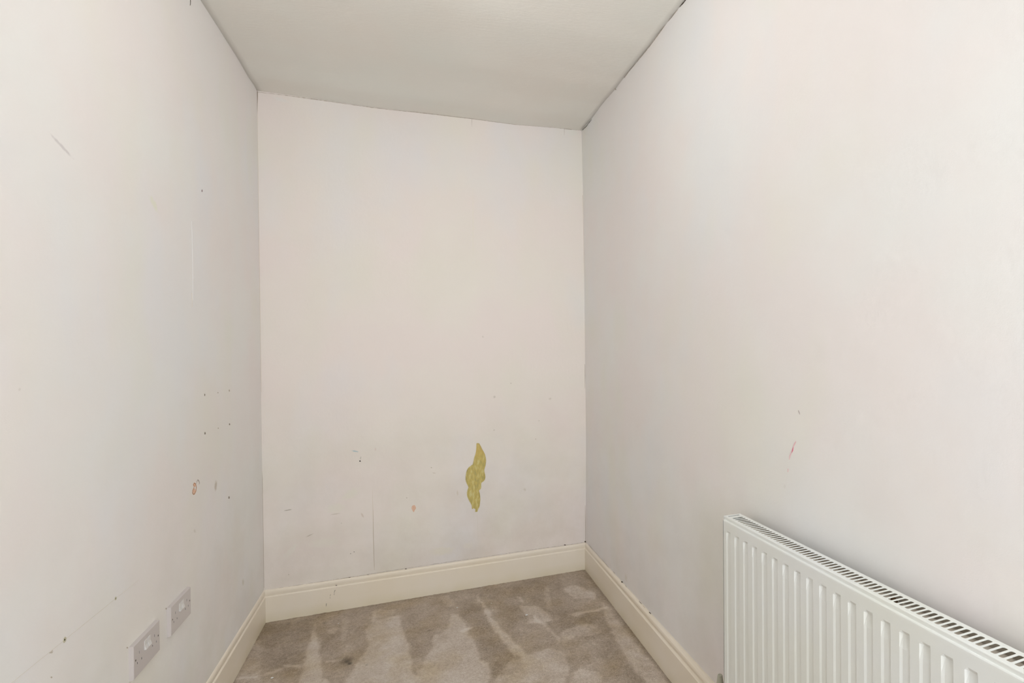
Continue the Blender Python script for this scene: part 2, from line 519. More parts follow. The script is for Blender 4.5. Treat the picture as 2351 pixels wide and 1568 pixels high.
# ------------------------------------------------------------------ carpet
K = 2.4747
T = lambda pts: [(600+x/K, 1400+y/K) for x, y in pts]
K2 = 2351/1040
T2 = lambda pts: [(540+x/K2, 1290+y/K2) for x, y in pts]
LIGHT = [
    (T2([(405, 320), (412, 370), (440, 460), (455, 560), (470, 640), (330, 640), (350, 560), (375, 460), (395, 370)]), .36),
    (T2([(715, 250), (735, 300), (850, 270), (870, 350), (905, 470), (930, 640), (560, 640), (640, 520), (690, 430), (680, 350), (710, 320)]), .34),
    (T2([(1120, 260), (1165, 270), (1215, 370), (1250, 440), (1285, 510), (1330, 545), (1310, 640), (900, 640), (960, 540), (1020, 440), (1030, 380), (1110, 350)]), .30),
    (T2([(1245, 150), (1262, 185), (1300, 240), (1400, 370), (1510, 480), (1490, 505), (1440, 470), (1360, 380), (1290, 265), (1255, 200)]), .36),
    (T2([(1380, 560), (1470, 500), (1530, 480), (1640, 440), (1720, 480), (1740, 560), (1700, 640), (1340, 640)]), .26),
    (T2([(1480, 230), (1560, 225), (1640, 280), (1650, 310), (1530, 320)]), .28),
    (T2([(1540, 270), (1580, 300), (1680, 385), (1690, 420), (1640, 370), (1560, 310)]), .3),
    (T2([(1700, 140), (1760, 115), (1860, 160), (1870, 195), (1770, 190)]), .3),
    (T2([(1740, 272), (1900, 232), (1950, 235), (1760, 285)]), .4),
    (T2([(1690, 370), (1760, 330), (1880, 320), (1890, 370), (1780, 390), (1700, 420)]), .26),
    (T2([(1890, 200), (1925, 230), (2250, 640), (2130, 640), (2040, 500), (1960, 380)]), .24),
    (T2([(1770, 570), (1880, 560), (1900, 640), (1720, 640)]), .26),
    (T2([(480, 350), (520, 335), (545, 345), (520, 372), (490, 378)]), .26),
    (T2([(1165, 352), (1235, 335), (1225, 350), (1170, 365)]), .7),
    (T2([(700, 255), (760, 240), (820, 250), (830, 290), (740, 290)]), .22),
    (T2([(20, 600), (240, 560), (240, 570), (20, 615)]), .35),
    (T2([(250, 545), (340, 535), (340, 545), (250, 555)]), .4),
    (T2([(470, 515), (560, 500), (560, 510), (470, 525)]), .35),
    (T2([(60, 430), (130, 400), (130, 640), (0, 640)]), .16),
    (T2([(560, 285), (600, 280), (585, 345), (560, 400), (540, 440)]), .14),
    (T2([(1465, 180), (1485, 185), (1500, 215), (1480, 212)]), .35),
    (T2([(1600, 120), (1630, 150), (1640, 250), (1615, 240)]), .2),
    (T2([(1060, 180), (1110, 175), (1150, 240), (1100, 230)]), .2),
]
DARK = [
    (T2([(140, 330), (400, 300), (370, 470), (330, 560), (160, 560)]), .16),
    (T2([(1170, 200), (1240, 190), (1330, 320), (1440, 460), (1500, 560), (1330, 600), (1290, 500), (1250, 380), (1180, 290)]), .14),
    (T2([(1300, 150), (1700, 60), (1700, 330), (1640, 360), (1560, 300), (1480, 300), (1420, 340)]), .12),
    (T2([(1690, 250), (1900, 250), (1990, 440), (2120, 640), (2000, 640), (1900, 500), (1880, 400), (1700, 380)]), .16),
    (T2([(1640, 400), (1700, 440), (1780, 560), (1720, 560), (1640, 480)]), .12),
    (T2([(420, 330), (560, 330), (540, 420), (460, 500), (430, 400)]), .1),
    (T2([(880, 350), (1020, 330), (1010, 430), (920, 500)]), .08),
    (T2([(1560, 580), (1720, 570), (1720, 610), (1580, 620)]), .1),
]
STEP = .0038
gx = int(round((W+.01)/STEP)); gy = int(round(1.75/STEP))
xs = np.linspace(.004, W+.004, gx+1); ys = -np.linspace(0, 1.75, gy+1)
GX, GY = np.meshgrid(xs, ys)


_rw = np.random.default_rng(11)
WBX = WBY = None


def inside(poly):
    pts = [on_floor(*q) for q in poly]
    GX, GY = WBX, WBY
    m = np.zeros(GX.shape, bool); n = len(pts)
    for i in range(n):
        x1_, y1_, x2_, y2_ = pts[i][0], pts[i][1], pts[(i+1) % n][0], pts[(i+1) % n][1]
        if y1_ == y2_: continue
        c_ = ((y1_ > GY) != (y2_ > GY)) & (GX < (x2_-x1_)*(GY-y1_)/(y2_-y1_)+x1_)
        m ^= c_
    return m.astype(float)


def blur(a, r):
    for ax in (0, 1):
        for _ in range(2):
            p = np.pad(a, [(r, r) if k == ax else (0, 0) for k in (0, 1)], mode='edge')
            cs = np.cumsum(np.insert(p, 0, 0, axis=ax), axis=ax)
            n = a.shape[ax]
            a = (np.take(cs, range(2*r+1, 2*r+1+n), axis=ax)-np.take(cs, range(0, n), axis=ax))/(2*r+1)
    return a


def _wob(r, a):
    z_ = blur(_rw.normal(0, 1, GX.shape), r)
    return z_/z_.std()*a


WBX = GX+_wob(6, .0045)+_wob(2, .0022)
WBY = GY+_wob(6, .0060)+_wob(2, .0030)
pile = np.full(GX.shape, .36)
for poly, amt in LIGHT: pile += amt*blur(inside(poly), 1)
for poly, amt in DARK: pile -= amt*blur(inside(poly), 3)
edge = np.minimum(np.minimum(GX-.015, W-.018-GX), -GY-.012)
pile -= .22*np.exp(-np.clip(edge, 0, 9)/.012)        # pile darker along the skirting
rng = np.random.default_rng(3)
pile += blur(rng.normal(0, 1, GX.shape), 1)*.10 + blur(rng.normal(0, 1, GX.shape), 5)*.45
pile = np.clip(pile, 0, 1)
stain = np.zeros(GX.shape)
for (px, py, rad, am) in ((797, 1519, .020, .55), (803, 1524, .009, .8), (790, 1516, .03, .25), (842, 1526, .006, .35), (985, 1447, .006, .4),
                          (1115, 1490, .008, .3), (745, 1430, .01, .3), (662, 1432, .008, .45)):
    p = on_floor(px, py)
    d = np.hypot(GX-p[0], GY-p[1])
    wob_ = 1+.35*blur(rng.normal(0, 1, GX.shape), 2)*3
    stain += am*np.exp(-(d/rad*wob_)**2)
stain = np.clip(stain, 0, .85)
zz = .004+blur(rng.normal(0, 1, GX.shape), 1)*.0022
vv = np.stack([GX.ravel(), GY.ravel(), zz.ravel()], 1)
idx = np.arange(vv.shape[0]).reshape(GX.shape)
q = np.stack([idx[:-1, :-1].ravel(), idx[1:, :-1].ravel(), idx[1:, 1:].ravel(), idx[:-1, 1:].ravel()], 1)
# the rest of the floor runs on behind the camera as one coarse quad strip
nv = vv.shape[0]
lastrow = idx[-1]
ext = np.stack([xs, np.full(xs.shape, -D), np.full(xs.shape, .004)], 1)
vv = np.vstack([vv, ext])
e = np.arange(nv, nv+len(xs))
q = np.vstack([q, np.stack([lastrow[:-1], e[:-1], e[1:], lastrow[1:]], 1)])
me = bpy.data.meshes.new('floor')
me.vertices.add(len(vv)); me.vertices.foreach_set('co', vv.ravel())
me.loops.add(q.size); me.loops.foreach_set('vertex_index', q.ravel())
me.polygons.add(len(q)); me.polygons.foreach_set('loop_start', np.arange(0, q.size, 4))
me.polygons.foreach_set('loop_total', np.full(len(q), 4))
me.update(); me.validate()
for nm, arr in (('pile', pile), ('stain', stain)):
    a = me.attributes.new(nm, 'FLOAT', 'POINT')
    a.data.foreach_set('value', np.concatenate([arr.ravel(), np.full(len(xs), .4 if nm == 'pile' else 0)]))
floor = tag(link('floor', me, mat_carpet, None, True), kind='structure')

# ------------------------------------------------------------------ skirting boards
HS = .1635
PROF = [(0, 1.), (.0055, 1.), (.0100, .985), (.0130, .955), (.0142, .915), (.0134, .872), (.0118, .838), (.0108, .822),
        (.0112, .812), (.0160, .800), (.0180, .785), (.0180, .0), (0, .0)]


def board(name, a, b, k0=1, k1=1, h0=HS, h1=HS):
    """a(d), b(d): end point at distance d from the wall."""
    v, f = [], []
    NS = 24
    for s in range(NS+1):
        u = s/NS
        for d, z in PROF:
            A = a(d*k0); B = b(d*k1)
            v.append((A[0]+(B[0]-A[0])*u, A[1]+(B[1]-A[1])*u, z*(h0+(h1-h0)*u)))
    n = len(PROF)
    for s in range(NS):
        for i in range(n):
            j = (i+1) % n; f.append((s*n+i, s*n+j, (s+1)*n+j, (s+1)*n+i))
    f.append(tuple(range(n))); f.append(tuple(range(NS*n, NS*n+n))[::-1])
    bm = bmesh.new(); bv = [bm.verts.new(p) for p in v]
    for q_ in f: bm.faces.new([bv[i] for i in q_])
    o = obj(name, bm, mat_skirt); tag(o, kind='structure')
    return o


LX, RX = xl(.1), xr(.1)
KL, KR = .72, .75
base_left = board('baseboard_left', lambda d: (LX-.004+d, -d), lambda d: (LX-.004+d, -D+.01), KL, .85, HS-.002, HS-.004)
base_back = board('baseboard_back', lambda d: (LX-.004+d, -d), lambda d: (RX+.002-d, -d), KL, KR, HS-.002, HS)
kR = lambda y: .75+(1.95-.75)*min(-y, 1.3)/1.3
base_right = board('baseboard_right', lambda d: (RX+.002-d, -d), lambda d: (RX+.001-d, -D+.01), KR, 3.1, HS, HS+.012)
bm = bmesh.new(); add_box(bm, (.02, -D, 0), (W-.06, -D+.018, HS)); tag(obj('baseboard_front', bm, mat_skirt), kind='structure')

# ------------------------------------------------------------------ thin marks, cracks and seams


def strip(name, parent, fn, pts, w, mat, nrm, lift=.0006, jitter=0):
    """A thin raised ribbon through pixel points; w = width in metres or a list."""
    P3 = [fn(*q) for q in pts]
    nrm = np.array(nrm, float)
    n = len(P3)
    ws = w if isinstance(w, (list, tuple)) else [w]*n
    # resample
    R3, RW = [], []
    for i in range(n-1):
        k = max(1, int(np.linalg.norm(P3[i+1]-P3[i])/.006))
        for j in range(k):
            u = j/k; R3.append(P3[i]*(1-u)+P3[i+1]*u); RW.append(ws[i]*(1-u)+ws[i+1]*u)
    R3.append(P3[-1]); RW.append(ws[-1])
    v, f = [], []
    m = len(R3)
    for i in range(m):
        d = R3[min(i+1, m-1)]-R3[max(i-1, 0)]; d /= max(np.linalg.norm(d), 1e-9)
        s = np.cross(d, nrm); s /= max(np.linalg.norm(s), 1e-9)
        jj = 1+jitter*noise.noise(Vector((i*.7, R3[i][2]*9, R3[i][1]*9)))*2
        off = s*noise.noise(Vector((i*.23, 4, R3[i][2]*5)))*jitter*.0008
        h = max(RW[i]*jj, .00012)/2
        c = R3[i]+off
        v += [c-s*h-nrm*.0006, c-s*h*.8+nrm*lift, c+s*h*.8+nrm*lift, c+s*h-nrm*.0006]
    for i in range(m-1):
        for k in range(3): f.append((4*i+k, 4*i+k+1, 4*i+k+5, 4*i+k+4))
    return pyobj(name, v, f, mat, parent)


def blob(name, parent, fn, ctr, rx, rz, mat, nrm, lift=.0005, n=12, shape=None):
    """A small flat spot; rx, rz in pixels."""
    nrm = np.array(nrm, float)
    v = [fn(*ctr)+nrm*lift]
    for i in range(n):
        a = 2*math.pi*i/n
        k = 1+.18*noise.noise(Vector((ctr[0], ctr[1], i*.9)))
        sx, sy = math.cos(a)*rx*k, math.sin(a)*rz*k
        if shape: sx *= shape(math.sin(a))
        v.append(fn(ctr[0]+sx, ctr[1]+sy)+nrm*lift*.6)
    for i in range(n): v.append(v[1+i]-nrm*(lift*.6+.0004))
    f = [(0, 1+i, 1+(i+1) % n) for i in range(n)] + [(1+i, 1+n+i, 1+n+(i+1) % n, 1+(i+1) % n) for i in range(n)]
    return pyobj(name, v, f, mat, parent)


NB, NL, NR = (0, -1, 0), (1, 0, 0), (-1, 0, 0)
m_orange = flat('orange_crayon', 'AC8460', .8, .1, '9A7260', 200, g=1.5)
m_orange2 = flat('orange_smear', 'CCAE9A', .8, .1, 'C5A28C', 150, g=1.5)
m_grey = flat('grey_pencil', '9C928B', .8, .1, g=1.5)
m_pink = flat('pink_crayon', 'BE6F80', .8, .1, g=1.5)
m_pink2 = flat('pale_pink_crayon', 'CFA3A6', .8, .1, g=1.5)
m_tick = flat('dark_tick', '8A7A7C', .8, .1, g=1.5)
m_dot = flat('dark_speck', '7F776C', .9, .1, g=1.5)
m_dotpale = flat('pale_speck', 'A9A196', .9, .1, g=1.5)
m_seam = flat('paper_seam', 'B9AE9D', .9, .1, g=1.5)
m_seamlight = flat('paper_ridge', 'E7E3DC', .8, .2, g=1.5)

# back wall
strip('seam', wall_back, on_back, [(855.3, 1124), (856, 1165), (857, 1225), (858.3, 1270), (859.5, 1308)], [.0003, .0014, .0024, .0026, .0016], m_seam, NB)
strip('seam', wall_back, on_back, [(856.6, 1170), (857.4, 1225), (858.6, 1270), (859.5, 1302)], [.0002, .0010, .0012, .0006], mat_seamdark, NB, .0009)
strip('seam', wall_back, on_back, [(1083.5, 273), (1083.5, 291)], [.0016, .0003], mat_gapsoft, NB)
strip('seam', wall_back, on_back, [(1085.5, 430), (1086, 500), (1086, 590)], [.0003, .0011, .0003], flat('faint_seam', 'D6C7B2', .9, .1, g=1.5), NB)
strip('seam', wall_back, on_back, [(1095.6, 1180), (1097, 1215), (1097.8, 1246)], [.0009, .0009, .0005], flat('faint_seam_low', 'C2BDB0', .9, .1, g=1.5), NB)
strip('seam', wall_back, on_back, [(1295.5, 295), (1295.5, 311)], [.0020, .0004], mat_gapsoft, NB)
# gap between paper and ceiling, broken and uneven
ce = [(592, 211.5), (640, 217), (700, 225), (740, 230.5), (800, 239.5), (850, 246.5), (900, 252.5), (960, 258.5), (1080, 272.5), (1180, 285.5), (1250, 291.5), (1290, 294.5), (1335, 299.5)]
strip('crack', wall_back, on_back, ce, [.0016, .0014, .0026, .0030, .0014, .0026, .0012, .0026, .0016, .0030, .0014, .0030, .0030], mat_gapsoft, NB, .0007, .6)
strip('crack', wall_back, on_back, [(1284, 294), (1296, 295.5), (1312, 298)], [.0006, .002, .0006], mat_seamdark, NB, .001, .4)
# corner cracks
strip('crack', wall_back, on_back, [(591, 210), (591.2, 222), (591, 240), (590.6, 262)], [.003, .0030, .0016, .0010], mat_seamdark, NB, .0011)
strip('crack', wall_back, on_back, [(590.8, 262), (593.5, 450), (597, 700), (600, 900)], [.0008, .0010, .0009, .001], flat('faint_gap', 'BDB3A4', .9, .1, g=1.5), NB)
strip('crack', wall_back, on_back, [(601.5, 1075), (602.5, 1100), (603.5, 1180), (605, 1270), (606, 1350)], [.0004, .0020, .0016, .0020, .0024], mat_gapsoft, NB)
strip('crack', wall_back, on_back, [(1336, 305), (1337.5, 380), (1338.5, 445)], [.0008, .0010, .0010], flat('faint_gap_right', 'B5AB9C', .9, .1, g=1.5), NB)
strip('crack', wall_back, on_back, [(1337.5, 448), (1338.3, 468), (1341.5, 640), (1343, 760), (1344, 835)], [.0020, .0010, .0009, .0008, .0010], flat('faint_gap_mid', 'B5AB9C', .9, .1, g=1.5), NB)
strip('crack', wall_back, on_back, [(1342.6, 836), (1343, 862), (1342.6, 892)], [.0018, .0026, .0006], mat_gapsoft, NB)
strip('crack', wall_back, on_back, [(1343.6, 1160), (1344.2, 1200), (1344.2, 1244)], [.0008, .0022, .0020], mat_seamdark, NB)
# gap along the top of the back skirting
strip('crack', base_back, on_back, [(607, 1356), (620, 1354), (640, 1350), (700, 1341), (760, 1332), (850, 1317.5), (930, 1305)], [.0030, .0022, .0010, .0012, .0014, .0010, .0014], mat_gapsoft, NB, .0012, .9)
strip('crack', base_back, on_back, [(607, 1355.8), (614, 1355)], [.0030, .0008], mat_gap, NB, .002)
strip('crack', base_back, on_back, [(930, 1305), (970, 1299), (1030, 1290), (1100, 1280), (1200, 1265), (1300, 1251), (1344, 1244.5)], [.0012, .0008, .0013, .0008, .0012, .0009, .0016], mat_gapsoft, NB, .0012, .9)
for (x, y, r) in ((803, 1326, 1.8), (758, 1333.5, 1.2), (845, 1320, 1.2), (932, 1306.5, 1.6), (1024.5, 1295.3, 2.3), (1297, 1251, 1.4), (1344.5, 1243.5, 2)):
    blob('gap_speck', base_back, on_back, (x, y), r*1.5, r*.8, mat_gap, NB, .0022, 8)
for (x, y, rx, rz, m) in ((826.5, 1058.5, 1.7, 1.5, mat_hole), (805, 1271, 1, .9, m_dot), (813, 1267, 1.1, 1, m_dot), (990.4, 1073.6, 1.8, .9, m_dotpale),
                          (784, 1201, .8, .8, m_dotpale), (1230, 1008, 1.1, .9, m_dotpale), (663, 1319, .8, 1.3, m_dotpale), (934, 1143, 1.2, .9, m_dotpale)):
    blob('paint_speck', wall_back, on_back, (x, y), rx, rz, m, NB)
blob('crayon_spot', wall_back, on_back, (949.8, 1167.5), 5.0, 8.2, m_orange2, NB, .0005, 16, lambda s: 1 if s < 0 else 1-.75*s)['label'] = 'pale orange teardrop crayon spot'
# ceiling to right wall crack
rc = [(1337, 298), (1358, 273), (1384, 237), (1413, 204), (1433, 177.5), (1457.6, 147), (1491, 106), (1515.6, 72.5), (1542, 39), (1573.7, 0)]
onR = lambda x, y: on_right(x+.6, y+.6)
strip('crack', wall_right, onR, [(1337, 298), (1346, 289), (1352, 281), (1358, 274)], [.002, .004, .003, .0008], mat_gap, NR, .001, .5)
strip('crack', wall_right, onR, [(1433, 178), (1443, 164), (1457.6, 147), (1478, 122), (1491, 106), (1503, 90)], [.003, .0012, .0018, .0022, .0016, .0010], mat_gapsoft, NR, .001, .6)
strip('crack', wall_right, onR, [(1503, 90), (1515.6, 72.5), (1530, 52), (1542, 39), (1556, 20)], [.0016, .0022, .0012, .0024, .0020], mat_gapsoft, NR, .001, .6)
strip('crack', wall_right, onR, [(1560, 15.5), (1564, 11), (1567, 8), (1575, -2)], [.0010, .0026, .0030, .0020], mat_gap, NR, .001, .5)
# lifted curl of paper on the ceiling edge
strip('paper_curl', wall_right, on_right, [(1396, 222), (1402, 211), (1408, 204.5), (1412, 204), (1415, 206)], [.001, .0022, .0028, .0026, .0012], m_seam, NR, .004, .3)
# left wall
strip('crack', wall_left, on_left, [(437.5, -6), (437.3, 0), (437, 9), (436, 13)], [.004, .0042, .0040, .0010], mat_gap, NL)
strip('crack', wall_left, on_left, [(26, 1568), (80, 1524), (148, 1469), (205, 1423), (265, 1374), (295, 1350), (318, 1331)], [.0007, .0007, .0008, .0010, .0009, .0007, .0003], flat('pencil_line', 'C0BBB0', .9, .1, g=1.5), NL, .0004)
strip('crack', wall_left, on_left, [(-30, 1613), (0, 1589), (26, 1568)], [.0007]*3, flat('pencil_line_low', 'C2BEB4', .9, .1, g=1.5), NL, .0004)
strip('seam', wall_left, on_left, [(440, 508), (441.5, 560), (442.5, 620), (443, 690)], [.0004, .0012, .0014, .0004], m_seamlight, NL, .0006)
strip('seam', wall_left, on_left, [(440.5, 672), (441, 704)], [.0010, .0004], m_seam, NL)
strip('crack', wall_left, on_left, [(584, 197), (588, 204), (590.6, 209)], [.001, .003, .004], mat_gapsoft, NL, .001)
strip('crayon_mark', wall_left, on_left, [(445.5, 1109), (449, 1111), (450.6, 1119), (449.8, 1127), (446.5, 1134), (444, 1135), (441.6, 1131), (442.2, 1127),
      (444.6, 1121), (445.6, 1116), (443.6, 1112.5), (445.5, 1109)], [.0040]*12, m_orange, NL, .0006)['label'] = 'orange crayon loop'
blob('crayon_mark', wall_left, on_left, (446.5, 1113.5), 3, 4.5, m_orange2, NL, .0004)
blob('crayon_mark', wall_left, on_left, (445.8, 1127.5), 3, 6, m_orange2, NL, .0004)
strip('pencil_mark', wall_left, on_left, [(450.3, 1111), (451.6, 1105.5), (454.3, 1101.5), (456.5, 1104.5), (457.8, 1109.5), (456.3, 1112)],
      [.0014, .0030, .0044, .0046, .0034, .0020], m_grey, NL, .0006)['label'] = 'grey hooked pencil mark'
for (x, y, rx, rz, m) in ((525.7, 1142.3, 1.4, 3, m_dot), (470, 906.6, 1, 2.8, m_dot), (470.6, 994.6, 1.5, 3, m_dot), (526.4, 896.7, 1.2, 2.6, m_dotpale),
                          (527, 974, 1.2, 2.3, m_dot), (500.4, 901.5, 1, 1.4, m_dotpale), (501, 983, 1, 1.5, m_dotpale), (463.8, 438, 1.2, 3, m_tick),
                          (118, 1555, 2, 2, m_dotpale)):
    blob('pin_hole', wall_left, on_left, (x, y), rx, rz, m, NL)
strip('scuff', wall_left, on_left, [(118, 1501), (121, 1497), (117, 1499)], [.001, .004, .001], m_dotpale, NL, .0003)
# right wall
strip('crayon_mark', wall_right, on_right, [(1833.4, 942), (1834.6, 946), (1836.4, 951.5)], [.0010, .0018, .0006], m_tick, NR)
strip('crayon_mark', wall_right, on_right, [(1827.4, 1014), (1823.5, 1019.5), (1821.6, 1026)], [.0018, .0014, .0010], m_pink2, NR)
strip('crayon_mark', wall_right, on_right, [(1821.6, 1026), (1820, 1033), (1817.6, 1040)], [.0012, .0052, .0008], m_pink, NR)['label'] = 'deep pink crayon dash'
strip('crayon_mark', wall_right, on_right, [(1817.6, 1040), (1813.5, 1046), (1812.3, 1055)], [.0010, .0016, .0014], m_pink2, NR)
strip('crayon_mark', wall_right, on_right, [(1809.6, 1076), (1809.2, 1084)], [.0016, .0016], m_pink2, NR)

# chips and slits in the caulk along the right skirting
TOPR = lambda x, y: hit(0, RX-.003, x, y)
for pts, w, m in (([(1467.8, 1380.8), (1470.5, 1384), (1473.9, 1388.3)], [.0012, .0034, .0030], mat_gap), ([(1477, 1391), (1482, 1396.5)], [.0008, .0012], mat_gapsoft),
                  ([(1490.8, 1405.5), (1493, 1408.5), (1496.3, 1413)], [.0020, .0048, .0026], mat_gap), ([(1499, 1416), (1503.5, 1421)], [.0008, .0014], mat_gapsoft),
                  ([(1541.8, 1464), (1548, 1471), (1554.7, 1479)], [.0006, .0010, .0010], mat_seamdark),
                  ([(1570, 1495.8), (1576, 1502), (1582, 1508), (1593, 1521.6)], [.0010, .0022, .0008, .0010], mat_seamdark),
                  ([(1408, 1312), (1412, 1317)], [.0008, .0014], mat_seamdark), ([(1436, 1344), (1438.5, 1348)], [.0008, .0012], mat_seamdark),
                  ([(1352, 1251), (1365, 1266), (1385, 1288), (1398, 1303)], [.0014, .0006, .0009, .0010], mat_gapsoft)):
    strip('crack', base_right, TOPR, pts, w, m, (-.7, 0, .7), .0022, .3)
blob('gap_speck', base_right, TOPR, (1428, 1336.5), 1.6, 1.6, mat_gap, (-.7, 0, .7), .003, 8)
blob('gap_speck', base_right, TOPR, (1627.5, 1558.7), 2.2, 2, mat_gap, (-.7, 0, .7), .003, 8)
# scuffs on the back skirting face
FB = lambda x, y: hit(1, -.0132, x, y)
for pts, w in (([(769.5, 1354.5), (767.5, 1359), (767, 1366)], [.0030, .0014, .0020]), ([(759.3, 1364), (758, 1368)], [.0012, .0016]), ([(757.8, 1370), (757.5, 1374)], [.0008, .0010]),
               ([(749.3, 1385), (748.6, 1392)], [.0020, .0028])):
    strip('scuff', base_back, FB, pts, w, m_dot, NB, .0006, .4)
blob('scuff', base_back, lambda x, y: hit(1, -.0105, x, y), (772, 1343.8), 1.8, 1.2, m_dot, NB, .0006, 8)
blob('gap_speck', base_back, FB, (764, 1406), 5, 1.5, mat_hole, NB, .0008, 8)
# dark line where carpet meets skirting
for fn, pts, nr, par in ((FB, [(611, 1431), (640, 1427), (700, 1417), (800, 1400.5), (900, 1383.5), (1000, 1367), (1100, 1350), (1200, 1333), (1339, 1309)], NB, base_back),):
    strip('crack', par, fn, pts, [.003, .004, .0025, .004, .003, .004, .002, .004, .005], flat('edge_dark', '7E7056', .95, .05, g=1.5), nr, .0006, .8)

# white fluff on the carpet
m_fluff = flat('white_fluff', 'F2EFEA', .9, .1, g=1.5)
for (x, y, r) in ((625, 1557, .004), (1050, 1395.5, .0035), (1128, 1385.6, .0022), (1209, 1412.5, .005), (777, 1432, .0022), (806, 1438, .0012), (1196, 1458, .0014)):
    p = on_floor(x, y)
    bm = bmesh.new()
    bmesh.ops.create_icosphere(bm, subdivisions=2, radius=r)
    for vv_ in bm.verts:
        vv_.co *= 1+.4*noise.noise(vv_.co*400+Vector((x, y, 0)))
        vv_.co.x *= 1.4; vv_.co.z *= .45
    o = obj('lint_speck', bm, m_fluff, floor, True)
    o.location = (p[0], p[1], .006)

# ------------------------------------------------------------------ double sockets


def ang_box(bm, a, b, inset, axis0_out):
    """Plate: back rectangle at x=a.x, front rectangle inset."""
    pass


def make_socket(yf, zt, label, xw):
    """yf = far edge of the face (larger y), zt = top; plate faces +x."""
    root = bpy.data.objects.new('double_socket', None)
    COL.objects.link(root)
    PW_, PH, TH = .146, .086, .0108
    root.location = (xw, yf-PW_/2, zt-PH/2)
    tag(root, label, 'socket', 'double sockets low on the left wall')
    # plate with recessed holes: local y from -PW/2 (near) to +PW/2 (far); u=0 near
    U = lambda u: -PW_/2+PW_*u
    V = lambda v: PH/2-PH*v
    holes = []
    for u in (.13, .285, .715, .87): holes.append((U(u), V(.61), .0024, .0032))
    for u in (.207, .793): holes.append((U(u), V(.345), .0020, .0042))
    rocks = [(U(.435), V(.31), .0078, .0135), (U(.565), V(.31), .0078, .0135)]
    cuts = holes+rocks
    # face grid split along every hole edge
    ysn = sorted(set([-PW_/2, PW_/2]+[c[0]+s*c[2] for c in cuts for s in (-1, 1)]))
    zsn = sorted(set([-PH/2, PH/2]+[c[1]+s*c[3] for c in cuts for s in (-1, 1)]))
    bm = bmesh.new()
    gv = {}
    def vert(x, y, z):
        k = (round(x, 6), round(y, 6), round(z, 6))
        if k not in gv: gv[k] = bm.verts.new((x, y, z))
        return gv[k]
    def in_cut(y, z): return any(abs(y-c[0]) < c[2]-1e-6 and abs(z-c[1]) < c[3]-1e-6 for c in cuts)
    for i in range(len(ysn)-1):
        for j in range(len(zsn)-1):
            ya, yb, za, zb = ysn[i], ysn[i+1], zsn[j], zsn[j+1]
            if in_cut((ya+yb)/2, (za+zb)/2): continue
            bm.faces.new([vert(TH, ya, za), vert(TH, yb, za), vert(TH, yb, zb), vert(TH, ya, zb)])
    for c in cuts:                        # hole walls
        dep = .0045
        ya, yb, za, zb = c[0]-c[2], c[0]+c[2], c[1]-c[3], c[1]+c[3]
        yl = [y for y in ysn if ya-1e-7 <= y <= yb+1e-7]; zl = [z for z in zsn if za-1e-7 <= z <= zb+1e-7]
        loop = [(y, za) for y in yl]+[(yb, z) for z in zl[1:]]+[(y, zb) for y in yl[::-1][1:]]+[(ya, z) for z in zl[::-1][1:-1]]
        for k in range(len(loop)):
            p, q_ = loop[k], loop[(k+1) % len(loop)]
            bm.faces.new([vert(TH, *p), vert(TH, *q_), vert(TH-dep, *q_), vert(TH-dep, *p)])
    # bevelled sides down to the wall, a little larger at the back
    g = .0015
    def ring(x, gy):
        return [(x, -PW_/2-gy, -PH/2-gy), (x, PW_/2+gy, -PH/2-gy), (x, PW_/2+gy, PH/2+gy), (x, -PW_/2-gy, PH/2+gy)]
    front = []
    yl, zl = ysn, zsn
    edgel = [(y, zl[0]) for y in yl]+[(yl[-1], z) for z in zl[1:]]+[(y, zl[-1]) for y in yl[::-1][1:]]+[(yl[0], z) for z in zl[::-1][1:-1]]
    def push(p, gg):
        y = p[0]+(gg if p[0] == yl[-1] else -gg if p[0] == yl[0] else 0)
        z = p[1]+(gg if p[1] == zl[-1] else -gg if p[1] == zl[0] else 0)
        return y, z
    for k in range(len(edgel)):
        p, q_ = edgel[k], edgel[(k+1) % len(edgel)]
        chain = [(TH, 0), (TH-.0012, .0010), (.0, .0022)]
        for (xa, ga), (xb_, gb) in zip(chain, chain[1:]):
            bm.faces.new([vert(xa, *push(p, ga)), vert(xa, *push(q_, ga)), vert(xb_, *push(q_, gb)), vert(xb_, *push(p, gb))])
    face = obj('face_plate', bm, mat_socket, root)
    # dark slot backs
    for k, c in enumerate(holes):
        bm = bmesh.new(); add_box(bm, (TH-.0040, c[0]-c[2], c[1]-c[3]), (TH-.0010, c[0]+c[2], c[1]+c[3]))
        obj('pin_slot', bm, mat_hole, root)
    for c in rocks:                       # rocker: wedge tilted, lower end proud
        bm = bmesh.new()
        a, b = c[2]-.0004, c[3]-.0004
        v = [(TH-.005, -a, -b), (TH-.005, a, -b), (TH-.005, a, b), (TH-.005, -a, b),
             (TH+.0044, -a, -b+.001), (TH+.0044, a, -b+.001), (TH+.0012, a, b), (TH+.0012, -a, b), (TH+.0010, -a, 0), (TH+.0010, a, 0)]
        bv = [bm.verts.new((x, y+c[0], z+c[1])) for x, y, z in v]
        for q_ in ((0, 1, 2, 3), (4, 5, 9, 8), (8, 9, 6, 7), (0, 4, 5, 1), (3, 2, 6, 7), (0, 3, 7, 8, 4), (1, 5, 9, 6, 2)):
            bm.faces.new([bv[i] for i in q_])
        bevel(obj('rocker_switch', bm, mat_rocker, root), .0006)
    for u in (.06, .94):
        bm = bmesh.new(); cyl(bm, (TH-.0012, U(u), V(.47)), .0026, .0016, 0, 14)
        s = obj('fixing_screw', bm, mat_screw, root); s['label'] = 'small metal fixing screw'
        bm = bmesh.new(); add_box(bm, (TH+.0003, U(u)-.0003, V(.47)-.0022), (TH+.0006, U(u)+.0003, V(.47)+.0022))
        obj('screw_slot', bm, mat_hole, s)
    return root


